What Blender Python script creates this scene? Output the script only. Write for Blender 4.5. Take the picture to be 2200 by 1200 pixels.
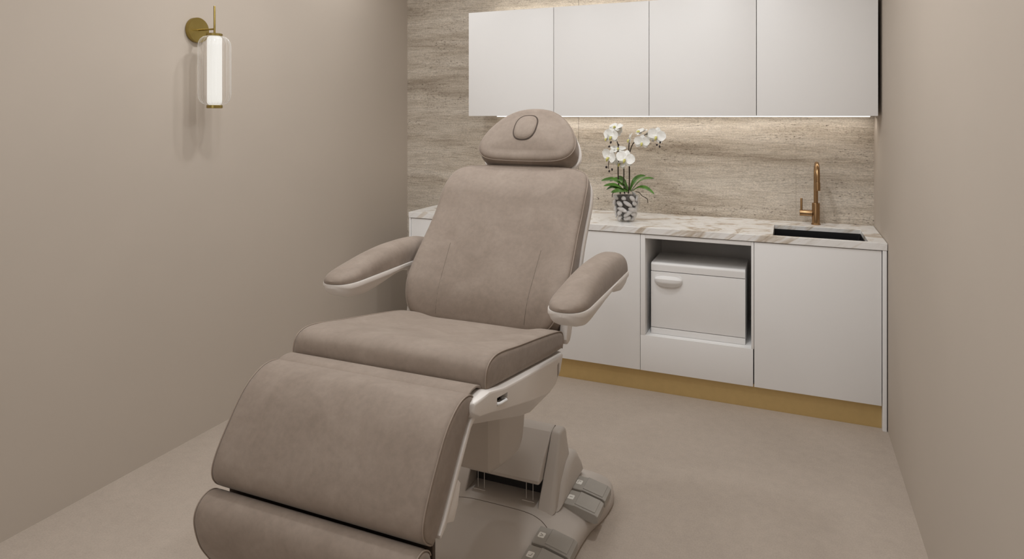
import bpy, bmesh, math, random
from mathutils import Vector, Matrix, Quaternion
from mathutils.bvhtree import BVHTree

random.seed(7)
scene = bpy.context.scene
for o in list(bpy.data.objects):
    bpy.data.objects.remove(o)
COL = scene.collection

# ------------------------------------------------------------------ camera
TH = math.atan2(.3875, .9219)
cam_data = bpy.data.cameras.new('camera')
cam = bpy.data.objects.new('camera', cam_data)
COL.objects.link(cam)
cam.location = (0, 0, 1.5)
cam.rotation_euler = (math.pi / 2, 0, TH)
cam_data.sensor_width = 36
cam_data.lens = 1406 / 2200 * 36
cam_data.shift_y = -351 / 2200
cam_data.clip_start = .02
scene.camera = cam

# ------------------------------------------------------------------ world, exposure, room and fill lights
world = bpy.data.worlds.new('world')
scene.world = world
world.use_nodes = True
world.node_tree.nodes['Background'].inputs[0].default_value = (1, .95, .9, 1)
world.node_tree.nodes['Background'].inputs[1].default_value = .05
scene.view_settings.view_transform = 'Standard'
scene.view_settings.look = 'None'
scene.view_settings.exposure = -.12
scene.view_settings.gamma = 1
scene.view_settings.use_curve_mapping = False


def area_light(name, loc, size, energy, color=(.965, .985, 1), shape='DISK', size_y=None, rot=(0, 0, 0)):
    d = bpy.data.lights.new(name, 'AREA')
    d.shape = shape
    d.size = size
    if size_y:
        d.size_y = size_y
    d.energy = energy
    d.color = color
    o = bpy.data.objects.new(name, d)
    COL.objects.link(o)
    o.location = loc
    o.rotation_euler = rot
    return o


CEIL = 2.72
YF = -1.6
# two rows of recessed ceiling downlights plus soft fill panels added among them
for dx_, dy_, e_ in ((-1.66, 1.92, 6.5), (-1.66, 2.46, 8), (-2.15, 3.3, 3.4), (-.42, 1.9, 4.8), (-.42, 2.75, 9.5), (-1.78, .4, 3.6), (-.42, .4, 3.6)):  # the left rear spot is added to brighten its corner
    area_light('downlight', (dx_, dy_, CEIL - .03), .09, e_)
area_light('ceiling_fill', (-1.0, .1, CEIL - .02), 2.0, 10, (.965, .985, 1), 'RECTANGLE', 1.4)
area_light('ceiling_fill', (-.72, 1.75, CEIL - .02), 1.8, 14, (.965, .985, 1), 'RECTANGLE', 1.8)
area_light('ceiling_fill', (-1.3, 2.6, CEIL - .02), 1.8, 3.5, (.965, .985, 1), 'RECTANGLE', .9)
# added soft fill from behind the camera; no window stands there
area_light('front_fill', (-1.0, YF + .05, 1.45), 1.9, 15, (.98, .99, 1), 'RECTANGLE', 1.9, (math.pi / 2, 0, 0))
# the light the under-cabinet strip throws on stone and worktop
area_light('strip_lamp', (-.69, 4.0, 1.492), 2.2, 2.2, (1, .95, .88), 'RECTANGLE', .02, (math.radians(12), 0, 0))

# ------------------------------------------------------------------ materials


def new_mat(name):
    m = bpy.data.materials.new(name)
    m.use_nodes = True
    nt = m.node_tree
    return m, nt, nt.nodes['Principled BSDF']


def N(nt, kind, **kw):
    n = nt.nodes.new(kind)
    for k, v in kw.items():
        setattr(n, k, v)
    return n


def coords(nt, scale=(1, 1, 1), kind='Object', rot=(0, 0, 0)):
    t = N(nt, 'ShaderNodeTexCoord')
    mp = N(nt, 'ShaderNodeMapping')
    mp.inputs['Scale'].default_value = scale
    mp.inputs['Rotation'].default_value = rot
    nt.links.new(t.outputs[kind], mp.inputs['Vector'])
    return mp.outputs[0]


def noise(nt, vec, scale, detail=4, rough=.5, dist=0):
    n = N(nt, 'ShaderNodeTexNoise')
    n.inputs['Scale'].default_value = scale
    n.inputs['Detail'].default_value = detail
    n.inputs['Roughness'].default_value = rough
    n.inputs['Distortion'].default_value = dist
    nt.links.new(vec, n.inputs['Vector'])
    return n.outputs[0]


def ramp(nt, fac, stops, interp='LINEAR'):
    r = N(nt, 'ShaderNodeValToRGB')
    r.color_ramp.interpolation = interp
    el = r.color_ramp.elements
    el[0].position, el[0].color = stops[0][0], (*stops[0][1], 1)
    el[1].position, el[1].color = stops[-1][0], (*stops[-1][1], 1)
    for p, c in stops[1:-1]:
        e = el.new(p)
        e.color = (*c, 1)
    nt.links.new(fac, r.inputs[0])
    return r.outputs[0]


def mixc(nt, fac, a, b, blend='MIX'):
    m = N(nt, 'ShaderNodeMix', data_type='RGBA', blend_type=blend)
    for sock, v in ((m.inputs[0], fac), (m.inputs[6], a), (m.inputs[7], b)):
        if isinstance(v, (int, float)):
            sock.default_value = v
        elif isinstance(v, tuple):
            sock.default_value = (*v, 1)
        else:
            nt.links.new(v, sock)
    return m.outputs[2]


def bump(nt, h, bsdf, strength=.2, dist=.002):
    b = N(nt, 'ShaderNodeBump')
    b.inputs['Strength'].default_value = strength
    b.inputs['Distance'].default_value = dist
    nt.links.new(h, b.inputs['Height'])
    nt.links.new(b.outputs[0], bsdf.inputs['Normal'])


def g(c, k):
    return tuple(x * k for x in c)


def simple(name, color, rough=.5, metal=0, var=.04, scale=8, bumpy=0):
    m, nt, b = new_mat(name)
    v = coords(nt)
    f = noise(nt, v, scale, 3)
    c = ramp(nt, f, [(.3, g(color, 1 - var)), (.7, g(color, 1 + var))])
    nt.links.new(c, b.inputs['Base Color'])
    b.inputs['Roughness'].default_value = rough
    b.inputs['Metallic'].default_value = metal
    if bumpy:
        bump(nt, noise(nt, v, 220, 2), b, bumpy, .001)
    return m


WALLC = (.462, .398, .335)
M_wall = simple('beige_paint', WALLC, .8, 0, .015, 2, .03)
M_ceil = simple('white_ceiling_paint', (.78, .75, .71), .9, 0, .01)
M_white = simple('white_lacquer', (.80, .785, .77), .45, 0, .006, 2)
M_whitein = simple('white_melamine', (.74, .71, .68), .55, 0, .006, 2)
M_shadow = simple('dark_core_gap_shade', (.20, .17, .15), .7)  # shade painted into the worktop gap; also the dark niche body
M_gold = simple('brushed_gold_plinth', (.58, .415, .18), .5, .35, .03, 30)
M_brass = simple('brass', (.34, .255, .08), .3, .9, .05, 20)
M_copper = simple('brushed_copper_gold', (.36, .225, .115), .27, 1, .05, 25)
M_shell = simple('warm_white_plastic', (.70, .65, .605), .38, 0, .01)
M_base = simple('shaded_warm_plastic', (.50, .45, .405), .42, 0, .015)  # same plastic as the shells, darkened to paint in its shade
M_pedal = simple('grey_rubber_pedal', (.37, .345, .31), .55, 0, .03, 20)
M_icon = simple('white_print', (.85, .83, .78), .5)
M_dark = simple('black_recess_shade', (.012, .011, .011), .5)  # near-black that stands in for shade inside the recesses
M_groove = simple('dark_brown_seam_shade', (.06, .04, .028), .8)  # dark joints, and the shade painted into the knee gap
M_joint = simple('stone_joint', (.30, .25, .195), .8)
M_seam = simple('taupe_seam', (.10, .075, .055), .8)
M_warmer = simple('white_enamel', (.80, .785, .77), .35, 0, .006)
M_sink = simple('black_steel', (.006, .006, .007), .35, 0, .1, 30)
M_leafm = simple('orchid_leaf', (.060, .15, .018), .35, 0, .4, 30)
M_stem = simple('orchid_stem', (.035, .022, .012), .6, 0, .3, 60)
M_bud = simple('orchid_bud', (.022, .012, .012), .5, 0, .3, 60)
M_lip = simple('orchid_lip', (.62, .58, .18), .5, 0, .2, 90)
M_bark = simple('potting_bark', (.075, .065, .058), .9, 0, .5, 60, .5)
M_pebble = simple('pebble_stone', (.60, .575, .56), .55, 0, .28, 26, .1)


def m_petal():
    m, nt, b = new_mat('orchid_petal')
    f = noise(nt, coords(nt), 60, 3)
    nt.links.new(ramp(nt, f, [(.3, (.80, .79, .74)), (.7, (.92, .91, .88))]), b.inputs['Base Color'])
    b.inputs['Roughness'].default_value = .55
    b.inputs['Subsurface Weight'].default_value = .15
    b.inputs['Subsurface Radius'].default_value = (.01, .01, .008)
    return m


M_petal = m_petal()


def m_fabric():
    m, nt, b = new_mat('taupe_suede')
    v = coords(nt)
    f1 = noise(nt, v, 9, 6, .62, .6)
    f2 = noise(nt, v, 70, 4, .6)
    base = ramp(nt, f1, [(.28, (.216, .166, .129)), (.5, (.246, .192, .152)), (.72, (.280, .222, .178))])
    fine = ramp(nt, f2, [(.3, (.93, .93, .93)), (.7, (1.06, 1.06, 1.06))])
    nt.links.new(mixc(nt, 1.0, base, fine, 'MULTIPLY'), b.inputs['Base Color'])
    b.inputs['Roughness'].default_value = .72
    b.inputs['Specular IOR Level'].default_value = .35
    b.inputs['Sheen Weight'].default_value = .12
    b.inputs['Sheen Roughness'].default_value = .5
    bump(nt, f2, b, .12, .002)
    return m


M_fab = m_fabric()
M_pipe = simple('taupe_piping', (.275, .215, .170), .7, 0, .05, 40)


def m_floor():
    m, nt, b = new_mat('microcement_floor')
    v = coords(nt)
    f1 = noise(nt, v, 1.3, 6, .6, .4)
    f2 = noise(nt, v, 26, 5, .65)
    f3 = noise(nt, v, 170, 2, .5)
    base = ramp(nt, f1, [(.3, (.40, .335, .278)), (.7, (.46, .388, .325))])
    mott = ramp(nt, f2, [(.3, (.945, .945, .945)), (.7, (1.04, 1.04, 1.04))])
    spk = ramp(nt, f3, [(.3, (.93, .93, .93)), (.7, (1.05, 1.05, 1.05))])
    c = mixc(nt, 1.0, mixc(nt, 1.0, base, mott, 'MULTIPLY'), spk, 'MULTIPLY')
    nt.links.new(c, b.inputs['Base Color'])
    b.inputs['Roughness'].default_value = .6
    bump(nt, f2, b, .05, .002)
    return m


M_floor = m_floor()


def m_travertine():
    m, nt, b = new_mat('travertine_stone')
    t = coords(nt, (1, 1, 1))
    warp = N(nt, 'ShaderNodeTexNoise')
    warp.inputs['Scale'].default_value = 2.2
    warp.inputs['Detail'].default_value = 3
    nt.links.new(t, warp.inputs['Vector'])
    sc = N(nt, 'ShaderNodeVectorMath', operation='SCALE')
    sc.inputs['Scale'].default_value = .05
    nt.links.new(warp.outputs['Color'], sc.inputs[0])
    ad = N(nt, 'ShaderNodeVectorMath', operation='ADD')
    nt.links.new(t, ad.inputs[0])
    nt.links.new(sc.outputs[0], ad.inputs[1])

    def st(s):
        mp = N(nt, 'ShaderNodeMapping')
        mp.inputs['Scale'].default_value = s
        nt.links.new(ad.outputs[0], mp.inputs['Vector'])
        return mp.outputs[0]
    bands = noise(nt, st((.7, 1, 7)), 1.5, 8, .66, .25)
    fineb = noise(nt, st((4.0, 1, 60)), 2.2, 6, .7)
    pits = noise(nt, st((9, 1, 34)), 4.6, 4, .62)
    where = noise(nt, st((1.3, 1, 4.2)), 1.9, 4, .55)
    grain = noise(nt, st((110, 110, 190)), 1.0, 3, .6)
    c = ramp(nt, bands, [(.29, (.32, .262, .20)), (.43, (.48, .412, .332)), (.55, (.575, .508, .425)), (.72, (.65, .59, .51))])
    c = mixc(nt, 1.0, c, ramp(nt, fineb, [(.34, (.72, .70, .68)), (.5, (1, 1, 1)), (.68, (1.12, 1.12, 1.12))]), 'MULTIPLY')
    c = mixc(nt, 1.0, c, ramp(nt, grain, [(.3, (.76, .76, .76)), (.7, (1.18, 1.18, 1.18))]), 'MULTIPLY')
    mul = N(nt, 'ShaderNodeMath', operation='MULTIPLY')
    nt.links.new(ramp(nt, pits, [(.585, (0, 0, 0)), (.64, (1, 1, 1))]), mul.inputs[0])
    nt.links.new(ramp(nt, where, [(.49, (0, 0, 0)), (.60, (1, 1, 1))]), mul.inputs[1])
    c = mixc(nt, mul.outputs[0], c, (.11, .08, .055))
    nt.links.new(c, b.inputs['Base Color'])
    b.inputs['Roughness'].default_value = .7
    inv = N(nt, 'ShaderNodeMath', operation='SUBTRACT')
    inv.inputs[0].default_value = 1
    nt.links.new(mul.outputs[0], inv.inputs[1])
    bump(nt, inv.outputs[0], b, .35, .003)
    return m


M_trav = m_travertine()


def m_marble():
    m, nt, b = new_mat('veined_marble')
    v = coords(nt, (1, 1, 1), 'Object', (0, math.radians(35), math.radians(-12)))
    mp = N(nt, 'ShaderNodeMapping')
    mp.inputs['Scale'].default_value = (.5, 5.5, 7.5)
    nt.links.new(v, mp.inputs['Vector'])
    f = noise(nt, mp.outputs[0], 1.0, 7, .6, .8)
    f2 = noise(nt, mp.outputs[0], 4.5, 5, .6, .8)
    c = ramp(nt, f, [(.30, (.80, .775, .745)), (.36, (.50, .42, .335)), (.40, (.66, .60, .525)), (.44, (.80, .78, .755)), (.57, (.82, .805, .785)),
                     (.615, (.70, .64, .57)), (.64, (.48, .40, .31)), (.665, (.70, .64, .57)), (.72, (.82, .80, .775))])
    c2 = ramp(nt, f2, [(.33, (.84, .81, .77)), (.48, (1, 1, 1)), (.7, (1, 1, 1))])
    nt.links.new(mixc(nt, 1.0, c, c2, 'MULTIPLY'), b.inputs['Base Color'])
    b.inputs['Roughness'].default_value = .25
    return m


M_marble = m_marble()


def m_thin_glass(name, tint, gl=.35, haze=.04):
    m = bpy.data.materials.new(name)
    m.use_nodes = True
    nt = m.node_tree
    nt.nodes.remove(nt.nodes['Principled BSDF'])
    out = nt.nodes['Material Output']
    tr = N(nt, 'ShaderNodeBsdfTransparent')
    tr.inputs[0].default_value = (*tint, 1)
    gs = N(nt, 'ShaderNodeBsdfGlossy')
    gs.inputs['Roughness'].default_value = .04
    lw = N(nt, 'ShaderNodeLayerWeight')
    lw.inputs[0].default_value = .5

    def powr(p, k, off):
        a = N(nt, 'ShaderNodeMath', operation='POWER')
        nt.links.new(lw.outputs['Facing'], a.inputs[0])
        a.inputs[1].default_value = p
        b = N(nt, 'ShaderNodeMath', operation='MULTIPLY_ADD')
        nt.links.new(a.outputs[0], b.inputs[0])
        b.inputs[1].default_value = k
        b.inputs[2].default_value = off
        return b.outputs[0]
    tl = N(nt, 'ShaderNodeBsdfDiffuse')
    tl.inputs[0].default_value = (.93, .92, .90, 1)
    m0 = N(nt, 'ShaderNodeMixShader')
    nt.links.new(powr(2.2, haze, .02), m0.inputs[0])
    nt.links.new(tr.outputs[0], m0.inputs[1])
    nt.links.new(tl.outputs[0], m0.inputs[2])
    mx = N(nt, 'ShaderNodeMixShader')
    nt.links.new(powr(3.0, gl, .03), mx.inputs[0])
    nt.links.new(m0.outputs[0], mx.inputs[1])
    nt.links.new(gs.outputs[0], mx.inputs[2])
    nt.links.new(mx.outputs[0], out.inputs[0])
    return m


M_vase = m_thin_glass('clear_vase_glass', (.96, .96, .955), .3, .22)
M_shade = m_thin_glass('ribbed_lamp_glass', (.99, .985, .98), .25, .5)


def m_emit(name, color, strength):
    m, nt, b = new_mat(name)
    f = noise(nt, coords(nt), 5, 1)
    c = ramp(nt, f, [(.2, g(color, .99)), (.8, color)])
    nt.links.new(c, b.inputs['Emission Color'])
    b.inputs['Emission Strength'].default_value = strength
    b.inputs['Base Color'].default_value = (.1, .1, .1, 1)
    return m


M_tube = m_emit('lit_opal_tube', (1, .97, .90), .85)
M_led = m_emit('lit_led_strip', (1, .96, .90), 1.6)
M_led2 = m_emit('lit_led_strip_top', (1, .94, .84), 8)

# ------------------------------------------------------------------ mesh helpers
ORG = {}


def V(*a):
    return Vector(a)


class MB:
    def __init__(self):
        self.v = []
        self.f = []

    def add(self, vs, fs):
        o = len(self.v)
        self.v += [Vector(p) for p in vs]
        self.f += [tuple(i + o for i in f) for f in fs]
        return self

    def box(self, x0, x1, y0, y1, z0, z1, bev=.0015, seg=2):
        bm = bmesh.new()
        bmesh.ops.create_cube(bm, size=1)
        for v in bm.verts:
            v.co = Vector(((x0 + x1) / 2 + v.co.x * (x1 - x0), (y0 + y1) / 2 + v.co.y * (y1 - y0), (z0 + z1) / 2 + v.co.z * (z1 - z0)))
        if bev:
            bmesh.ops.bevel(bm, geom=bm.edges[:], offset=bev, segments=seg, profile=.6, affect='EDGES')
        bm.verts.index_update()
        self.add([v.co.copy() for v in bm.verts], [[v.index for v in f.verts] for f in bm.faces])
        bm.free()
        return self

    def loft(self, rings, cap0=True, cap1=True, closed=False):
        n = len(rings[0])
        vs = [p for r in rings for p in r]
        fs = []
        m = len(rings)
        for k in range(m - (0 if closed else 1)):
            a, b = k * n, ((k + 1) % m) * n
            for i in range(n):
                j = (i + 1) % n
                fs.append((a + i, a + j, b + j, b + i))
        if not closed:
            if cap0:
                fs.append(tuple(reversed(range(n))))
            if cap1:
                fs.append(tuple(range((m - 1) * n, m * n)))
        return self.add(vs, fs)

    def tube(self, pts, r, seg=10, closed=False):
        pts = [Vector(p) for p in pts]
        n = len(pts)
        rs = r if isinstance(r, (list, tuple)) else [r] * n
        tang = []
        for i in range(n):
            if closed:
                t = pts[(i + 1) % n] - pts[i - 1]
            else:
                t = pts[min(i + 1, n - 1)] - pts[max(i - 1, 0)]
            tang.append(t.normalized())
        up = Vector((0, 0, 1)) if abs(tang[0].z) < .9 else Vector((1, 0, 0))
        nrm = (up - tang[0] * up.dot(tang[0])).normalized()
        rings = []
        for i in range(n):
            if i:
                q = tang[i - 1].rotation_difference(tang[i])
                nrm = q @ nrm
                nrm = (nrm - tang[i] * nrm.dot(tang[i])).normalized()
            b = tang[i].cross(nrm)
            rings.append([pts[i] + (nrm * math.cos(2 * math.pi * k / seg) + b * math.sin(2 * math.pi * k / seg)) * rs[i] for k in range(seg)])
        return self.loft(rings, closed=closed)

    def lathe(self, prof, c, axis='z', seg=48, closed=False):
        rings = []
        for r, h in prof:
            ring = []
            for k in range(seg):
                a = 2 * math.pi * k / seg
                x, y = r * math.cos(a), r * math.sin(a)
                if axis == 'z':
                    p = V(x, y, h)
                elif axis == 'x':
                    p = V(h, x, y)
                else:
                    p = V(y, h, x)
                ring.append(p + Vector(c))
            rings.append(ring)
        return self.loft(rings, closed=closed)

    def build(self, name, mat, parent=None, org=None, angle=40, flat=False):
        o0 = ORG[parent.name] if parent else Vector(org or (0, 0, 0))
        me = bpy.data.meshes.new(name)
        me.from_pydata([p - o0 for p in self.v], [], self.f)
        bm = bmesh.new()
        bm.from_mesh(me)
        bmesh.ops.remove_doubles(bm, verts=bm.verts[:], dist=1e-6)
        bmesh.ops.recalc_face_normals(bm, faces=bm.faces[:])
        bm.to_mesh(me)
        bm.free()
        if not flat:
            me.polygons.foreach_set('use_smooth', [True] * len(me.polygons))
            me.set_sharp_from_angle(angle=math.radians(angle))
        me.materials.append(mat)
        o = bpy.data.objects.new(name, me)
        COL.objects.link(o)
        if parent:
            o.parent = parent
        else:
            o.location = o0
        ORG[o.name] = o0.copy()
        return o


def tag(o, label=None, cat=None, group=None, kind=None):
    if label:
        o['label'] = label
    if cat:
        o['category'] = cat
    if group:
        o['group'] = group
    if kind:
        o['kind'] = kind
    return o


def empty(name, loc, label, cat, group=None):
    o = bpy.data.objects.new(name, None)
    COL.objects.link(o)
    o.location = loc
    o.empty_display_size = .05
    ORG[o.name] = Vector(loc)
    return tag(o, label, cat, group)


def catmull(pts, n=8, closed=False):
    pts = [Vector(p) for p in pts]
    m = len(pts)
    out = []
    for i in range(m if closed else m - 1):
        if closed:
            p0, p1, p2, p3 = pts[i - 1], pts[i], pts[(i + 1) % m], pts[(i + 2) % m]
        else:
            p1, p2 = pts[i], pts[i + 1]
            p0 = pts[i - 1] if i else p1 * 2 - p2
            p3 = pts[i + 2] if i + 2 < m else p2 * 2 - p1
        for k in range(n):
            t = k / n
            out.append(.5 * ((2 * p1) + (p2 - p0) * t + (2 * p0 - 5 * p1 + 4 * p2 - p3) * t * t + (3 * p1 - p0 - 3 * p2 + p3) * t ** 3))
    if not closed:
        out.append(pts[-1])
    return out


def inset2(poly, d):
    """move every vertex of a closed 2D polygon inwards by d (either winding)"""
    n = len(poly)
    area = sum(poly[i][0] * poly[(i + 1) % n][1] - poly[(i + 1) % n][0] * poly[i][1] for i in range(n))
    sgn = 1 if area > 0 else -1
    out = []
    for i in range(n):
        a, b, c = Vector(poly[i - 1][:2]), Vector(poly[i][:2]), Vector(poly[(i + 1) % n][:2])
        e1, e2 = (b - a), (c - b)
        if e1.length < 1e-9 or e2.length < 1e-9:
            t = (c - a).normalized()
            nn = Vector((-t.y, t.x)) * sgn
            out.append(b + nn * d)
            continue
        n1 = Vector((-e1.y, e1.x)).normalized() * sgn
        n2 = Vector((-e2.y, e2.x)).normalized() * sgn
        nn = (n1 + n2)
        if nn.length < 1e-6:
            nn = n1
        nn.normalize()
        k = max(.5, nn.dot(n1))
        out.append(b + nn * (d / k))
    return out


def lerp_table(tab, x):
    if x <= tab[0][0]:
        return tab[0][1]
    for (a, b), (c, d) in zip(tab, tab[1:]):
        if x <= c:
            t = (x - a) / (c - a)
            t = t * t * (3 - 2 * t) if False else t
            return b + (d - b) * t
    return tab[-1][1]


def smooth_table(tab, x):
    """Catmull-Rom through (x, y) pairs with monotone x"""
    if x <= tab[0][0]:
        return tab[0][1]
    if x >= tab[-1][0]:
        return tab[-1][1]
    for i in range(len(tab) - 1):
        if x <= tab[i + 1][0]:
            x0, y0 = tab[i]
            x1, y1 = tab[i + 1]
            m0 = (y1 - tab[i - 1][1]) / (x1 - tab[i - 1][0]) if i else (y1 - y0) / (x1 - x0)
            m1 = (tab[i + 2][1] - y0) / (tab[i + 2][0] - x0) if i + 2 < len(tab) else (y1 - y0) / (x1 - x0)
            h = x1 - x0
            t = (x - x0) / h
            return (2 * t ** 3 - 3 * t * t + 1) * y0 + (t ** 3 - 2 * t * t + t) * h * m0 + (-2 * t ** 3 + 3 * t * t) * y1 + (t ** 3 - t * t) * h * m1


def rrect(x0, x1, y0, y1, r, n=6):
    pts = []
    for cx, cy, a0 in ((x1 - r, y1 - r, 0), (x0 + r, y1 - r, 90), (x0 + r, y0 + r, 180), (x1 - r, y0 + r, 270)):
        for k in range(n + 1):
            a = math.radians(a0 + 90 * k / n)
            pts.append((cx + r * math.cos(a), cy + r * math.sin(a)))
    return pts


# ------------------------------------------------------------------ the room
XL, XR, YB, YF = -2.55, .442, 4.10, -1.6


def struct(name, mb, mat, **k):
    return tag(mb.build(name, mat, **k), kind='structure')


struct('floor', MB().box(XL - .1, XR + .1, YF - .1, YB + .1, -.1, 0, 0), M_floor)
struct('ceiling', MB().box(XL - .1, XR + .1, YF - .1, YB + .1, CEIL, CEIL + .1, 0), M_ceil)
struct('wall_left', MB().box(XL - .1, XL, YF - .1, YB + .1, 0, CEIL, 0), M_wall)
struct('wall_right', MB().box(XR, XR + .1, YF - .1, YB + .1, 0, CEIL, 0), M_wall)
struct('wall_front', MB().box(XL, XR, YF - .1, YF, 0, CEIL, 0), M_wall)
# the travertine wall: slabs with hair joints
jx = [XL, -1.27, .02, XR]
wb = MB()
wb.box(XL, XR, YB, YB + .1, 0, CEIL, 0)
struct('wall_back', wb, M_trav)
for k_, xj in enumerate((-1.2527, .047)):
    struct('trim_%d' % (k_ + 1), MB().box(xj - (.0009, .0004)[k_], xj + (.0009, .0004)[k_], YB - .0006, YB + .001, 0, CEIL, 0), (M_groove, M_joint)[k_])

# ------------------------------------------------------------------ wall cabinets
W = .577
CX1 = .425
yd = 3.76
up_names = ['leftmost of the white wall cabinets, reaching over the chair headrest',
            'white wall cabinet directly above the orchid, second from the left',
            'white wall cabinet third from the left, between orchid and tap',
            'rightmost white wall cabinet above the tap, against the beige wall']
for k in range(4):
    x0 = CX1 - (4 - k) * W
    x1 = x0 + W
    t = empty('wall_cabinet', ((x0 + x1) / 2, 3.9, 1.5), up_names[k], 'cabinet', 'white wall cabinets')
    MB().box(x0 + .0006, x1 - .0006, yd + .021, YB - .002, 1.502, 2.157, .001).build('body', M_white, t)
    MB().box(x0 + .0016, x1 - .0016, yd, yd + .019, 1.5, 2.16, .0012).build('door', M_white, t)
# led strips
t = tag(MB().box(-1.80, .415, 4.02, 4.04, 1.4945, 1.5015, .001).build('led_strip', M_led, org=(-.7, 4.04, 1.49)),
        'thin lit strip under the white wall cabinets', 'light')
t = tag(MB().box(-1.84, .415, 4.03, 4.05, 2.1572, 2.168, .001).build('led_strip', M_led2, org=(-.7, 4.03, 2.158)),
        'lit strip on top of the white wall cabinets, washing the stone above', 'light')

# ------------------------------------------------------------------ base cabinets
yf = 3.56
ZT = .86
BX = [.417, .417 - .573, .417 - .573 - .582, .417 - .573 - .582 - W, .417 - .573 - .582 - 2 * W, -2.186]
ZB = .1175


def base_unit(x0, x1, label):
    t = empty('base_cabinet', ((x0 + x1) / 2, 3.8, 0), label, 'cabinet', 'white base cabinets')
    MB().box(x0 + .0006, x1 - .0006, yf + .0215, YB - .012, ZB + .004, ZT - .018, .001).build('body', M_whitein, t)
    MB().box(x0 + .0012, x1 - .0012, yf, yf + .019, ZB, ZT - .0035, .0012).build('door', M_white, t)
    return t


su = base_unit(BX[1], BX[0], 'white base cabinet under the black sink, at the right end')
base_unit(BX[3], BX[2], 'white base cabinet under the orchid, left of the open niche')
base_unit(BX[4], BX[3], 'white base cabinet partly hidden behind the chair back')
base_unit(BX[5], BX[4], 'white base cabinet at the far left end of the counter')
# give the sink unit an open top for the basin
for c in su.children:
    if c.name.startswith('body'):
        bpy.data.objects.remove(c)
mb = MB()
x0, x1 = BX[1], BX[0]
for b in ((x0 + .0006, x0 + .018, yf + .0215, YB - .012, ZB + .004, ZT - .018), (x1 - .018, x1 - .0006, yf + .0215, YB - .012, ZB + .004, ZT - .018)):
    MB().box(*b, .001).build('side_panel', M_whitein, su)
MB().box(x0 + .0185, x1 - .0185, yf + .0215, YB - .012, ZB + .004, ZB + .022, .001).build('bottom_panel', M_whitein, su)

# niche unit
x0, x1 = BX[2], BX[1]
nx0, nx1, nz0, nz1 = -.7115, -.169, .31, .836
t = empty('niche_cabinet', ((x0 + x1) / 2, 3.8, 0), 'white base cabinet with an open niche holding the towel warmer', 'cabinet')
MB().box(x0 + .001, nx0, yf, YB - .03, nz0 + .0005, ZT - .0035, .001).build('side_panel', M_white, t)
MB().box(nx1, x1 - .0008, yf, YB - .03, nz0 + .0005, ZT - .0035, .001).build('side_panel', M_white, t)
MB().box(nx0 + .0005, nx1 - .0005, yf, YB - .03, nz1, ZT - .0035, .001).build('top_panel', M_white, t)
MB().box(nx0 + .0005, nx1 - .0005, yf + .0195, YB - .03, nz0 - .018, nz0, .001).build('shelf', M_white, t)
MB().box(x0 + .01, x1 - .01, YB - .0295, YB - .012, ZB + .004, ZT - .018, .001).build('back_panel', M_whitein, t)
MB().box(x0 + .001, x1 - .004, yf, yf + .019, ZB, nz0 - .0003, .001).build('front_panel', M_white, t)
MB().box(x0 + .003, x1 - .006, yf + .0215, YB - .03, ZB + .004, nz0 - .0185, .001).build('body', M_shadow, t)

# dark strip that paints the shade in the gap under the worktop
tag(MB().box(BX[5] + .002, BX[1] - .6, yf + .012, yf + .022, ZT - .0032, ZT - .0002, 0).build('gap_shade_strip', M_shadow, org=(-1.2, yf, ZT)),
    'thin dark strip painted as shade in the gap below the marble worktop', 'shade strip')
# end panels, plinth
tag(MB().box(.4195, .4375, yf - .004, YB - .003, 0, ZT - .0008, .001).build('end_panel', M_white, org=(.43, 3.8, 0)),
    'narrow white end panel beside the right beige wall, floor to worktop', 'panel')
tag(MB().box(-2.2, -2.188, yf - .004, YB - .003, 0, ZT - .0008, .001).build('end_panel', M_white, org=(-2.19, 3.8, 0)),
    'narrow white end panel at the left end of the counter', 'panel')
tag(MB().box(-2.1875, .419, yf + .028, yf + .045, 0, ZB + .003, .001).build('plinth', M_gold, org=(-.88, yf + .03, 0)),
    'gold metal plinth running along the foot of the base cabinets', 'plinth')

# worktop with the sink cut-out
sx0, sx1, sy0, sy1 = -.066, .361, 3.580, 3.93
WX0, WX1, WY0, WY1, WZ0, WZ1 = -2.202, .4395, yf - .006, YB - .0015, ZT, .895
mb = MB()
xs = [WX0, sx0, sx1, WX1]
ys = [WY0, sy0, sy1, WY1]
vs = [V(x, y, z) for z in (WZ0, WZ1) for y in ys for x in xs]
fs = []
for j in range(3):
    for i in range(3):
        if i == 1 and j == 1:
            continue
        a = j * 4 + i
        fs.append((a, a + 4, a + 5, a + 1))
        fs.append((16 + a, 16 + a + 1, 16 + a + 5, 16 + a + 4))


def wallq(a, b):
    fs.append((a, b, b + 16, a + 16))


for i in range(3):
    wallq(i, i + 1)
    wallq(12 + i + 1, 12 + i)
for j in range(3):
    wallq(j * 4 + 4, j * 4)
    wallq(j * 4 + 3, j * 4 + 7)
wallq(6, 5)
wallq(9, 10)
wallq(5, 9)
wallq(10, 6)
mb.add(vs, fs)
wt = mb.build('worktop', M_marble, org=(WX0, WY0, WZ0), angle=30)
bm_ = wt.modifiers.new('bevel', 'BEVEL')
bm_.width = .0015
bm_.segments = 2
bm_.limit_method = 'ANGLE'
tag(wt, 'veined cream marble worktop over the white base cabinets', 'worktop')

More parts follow.
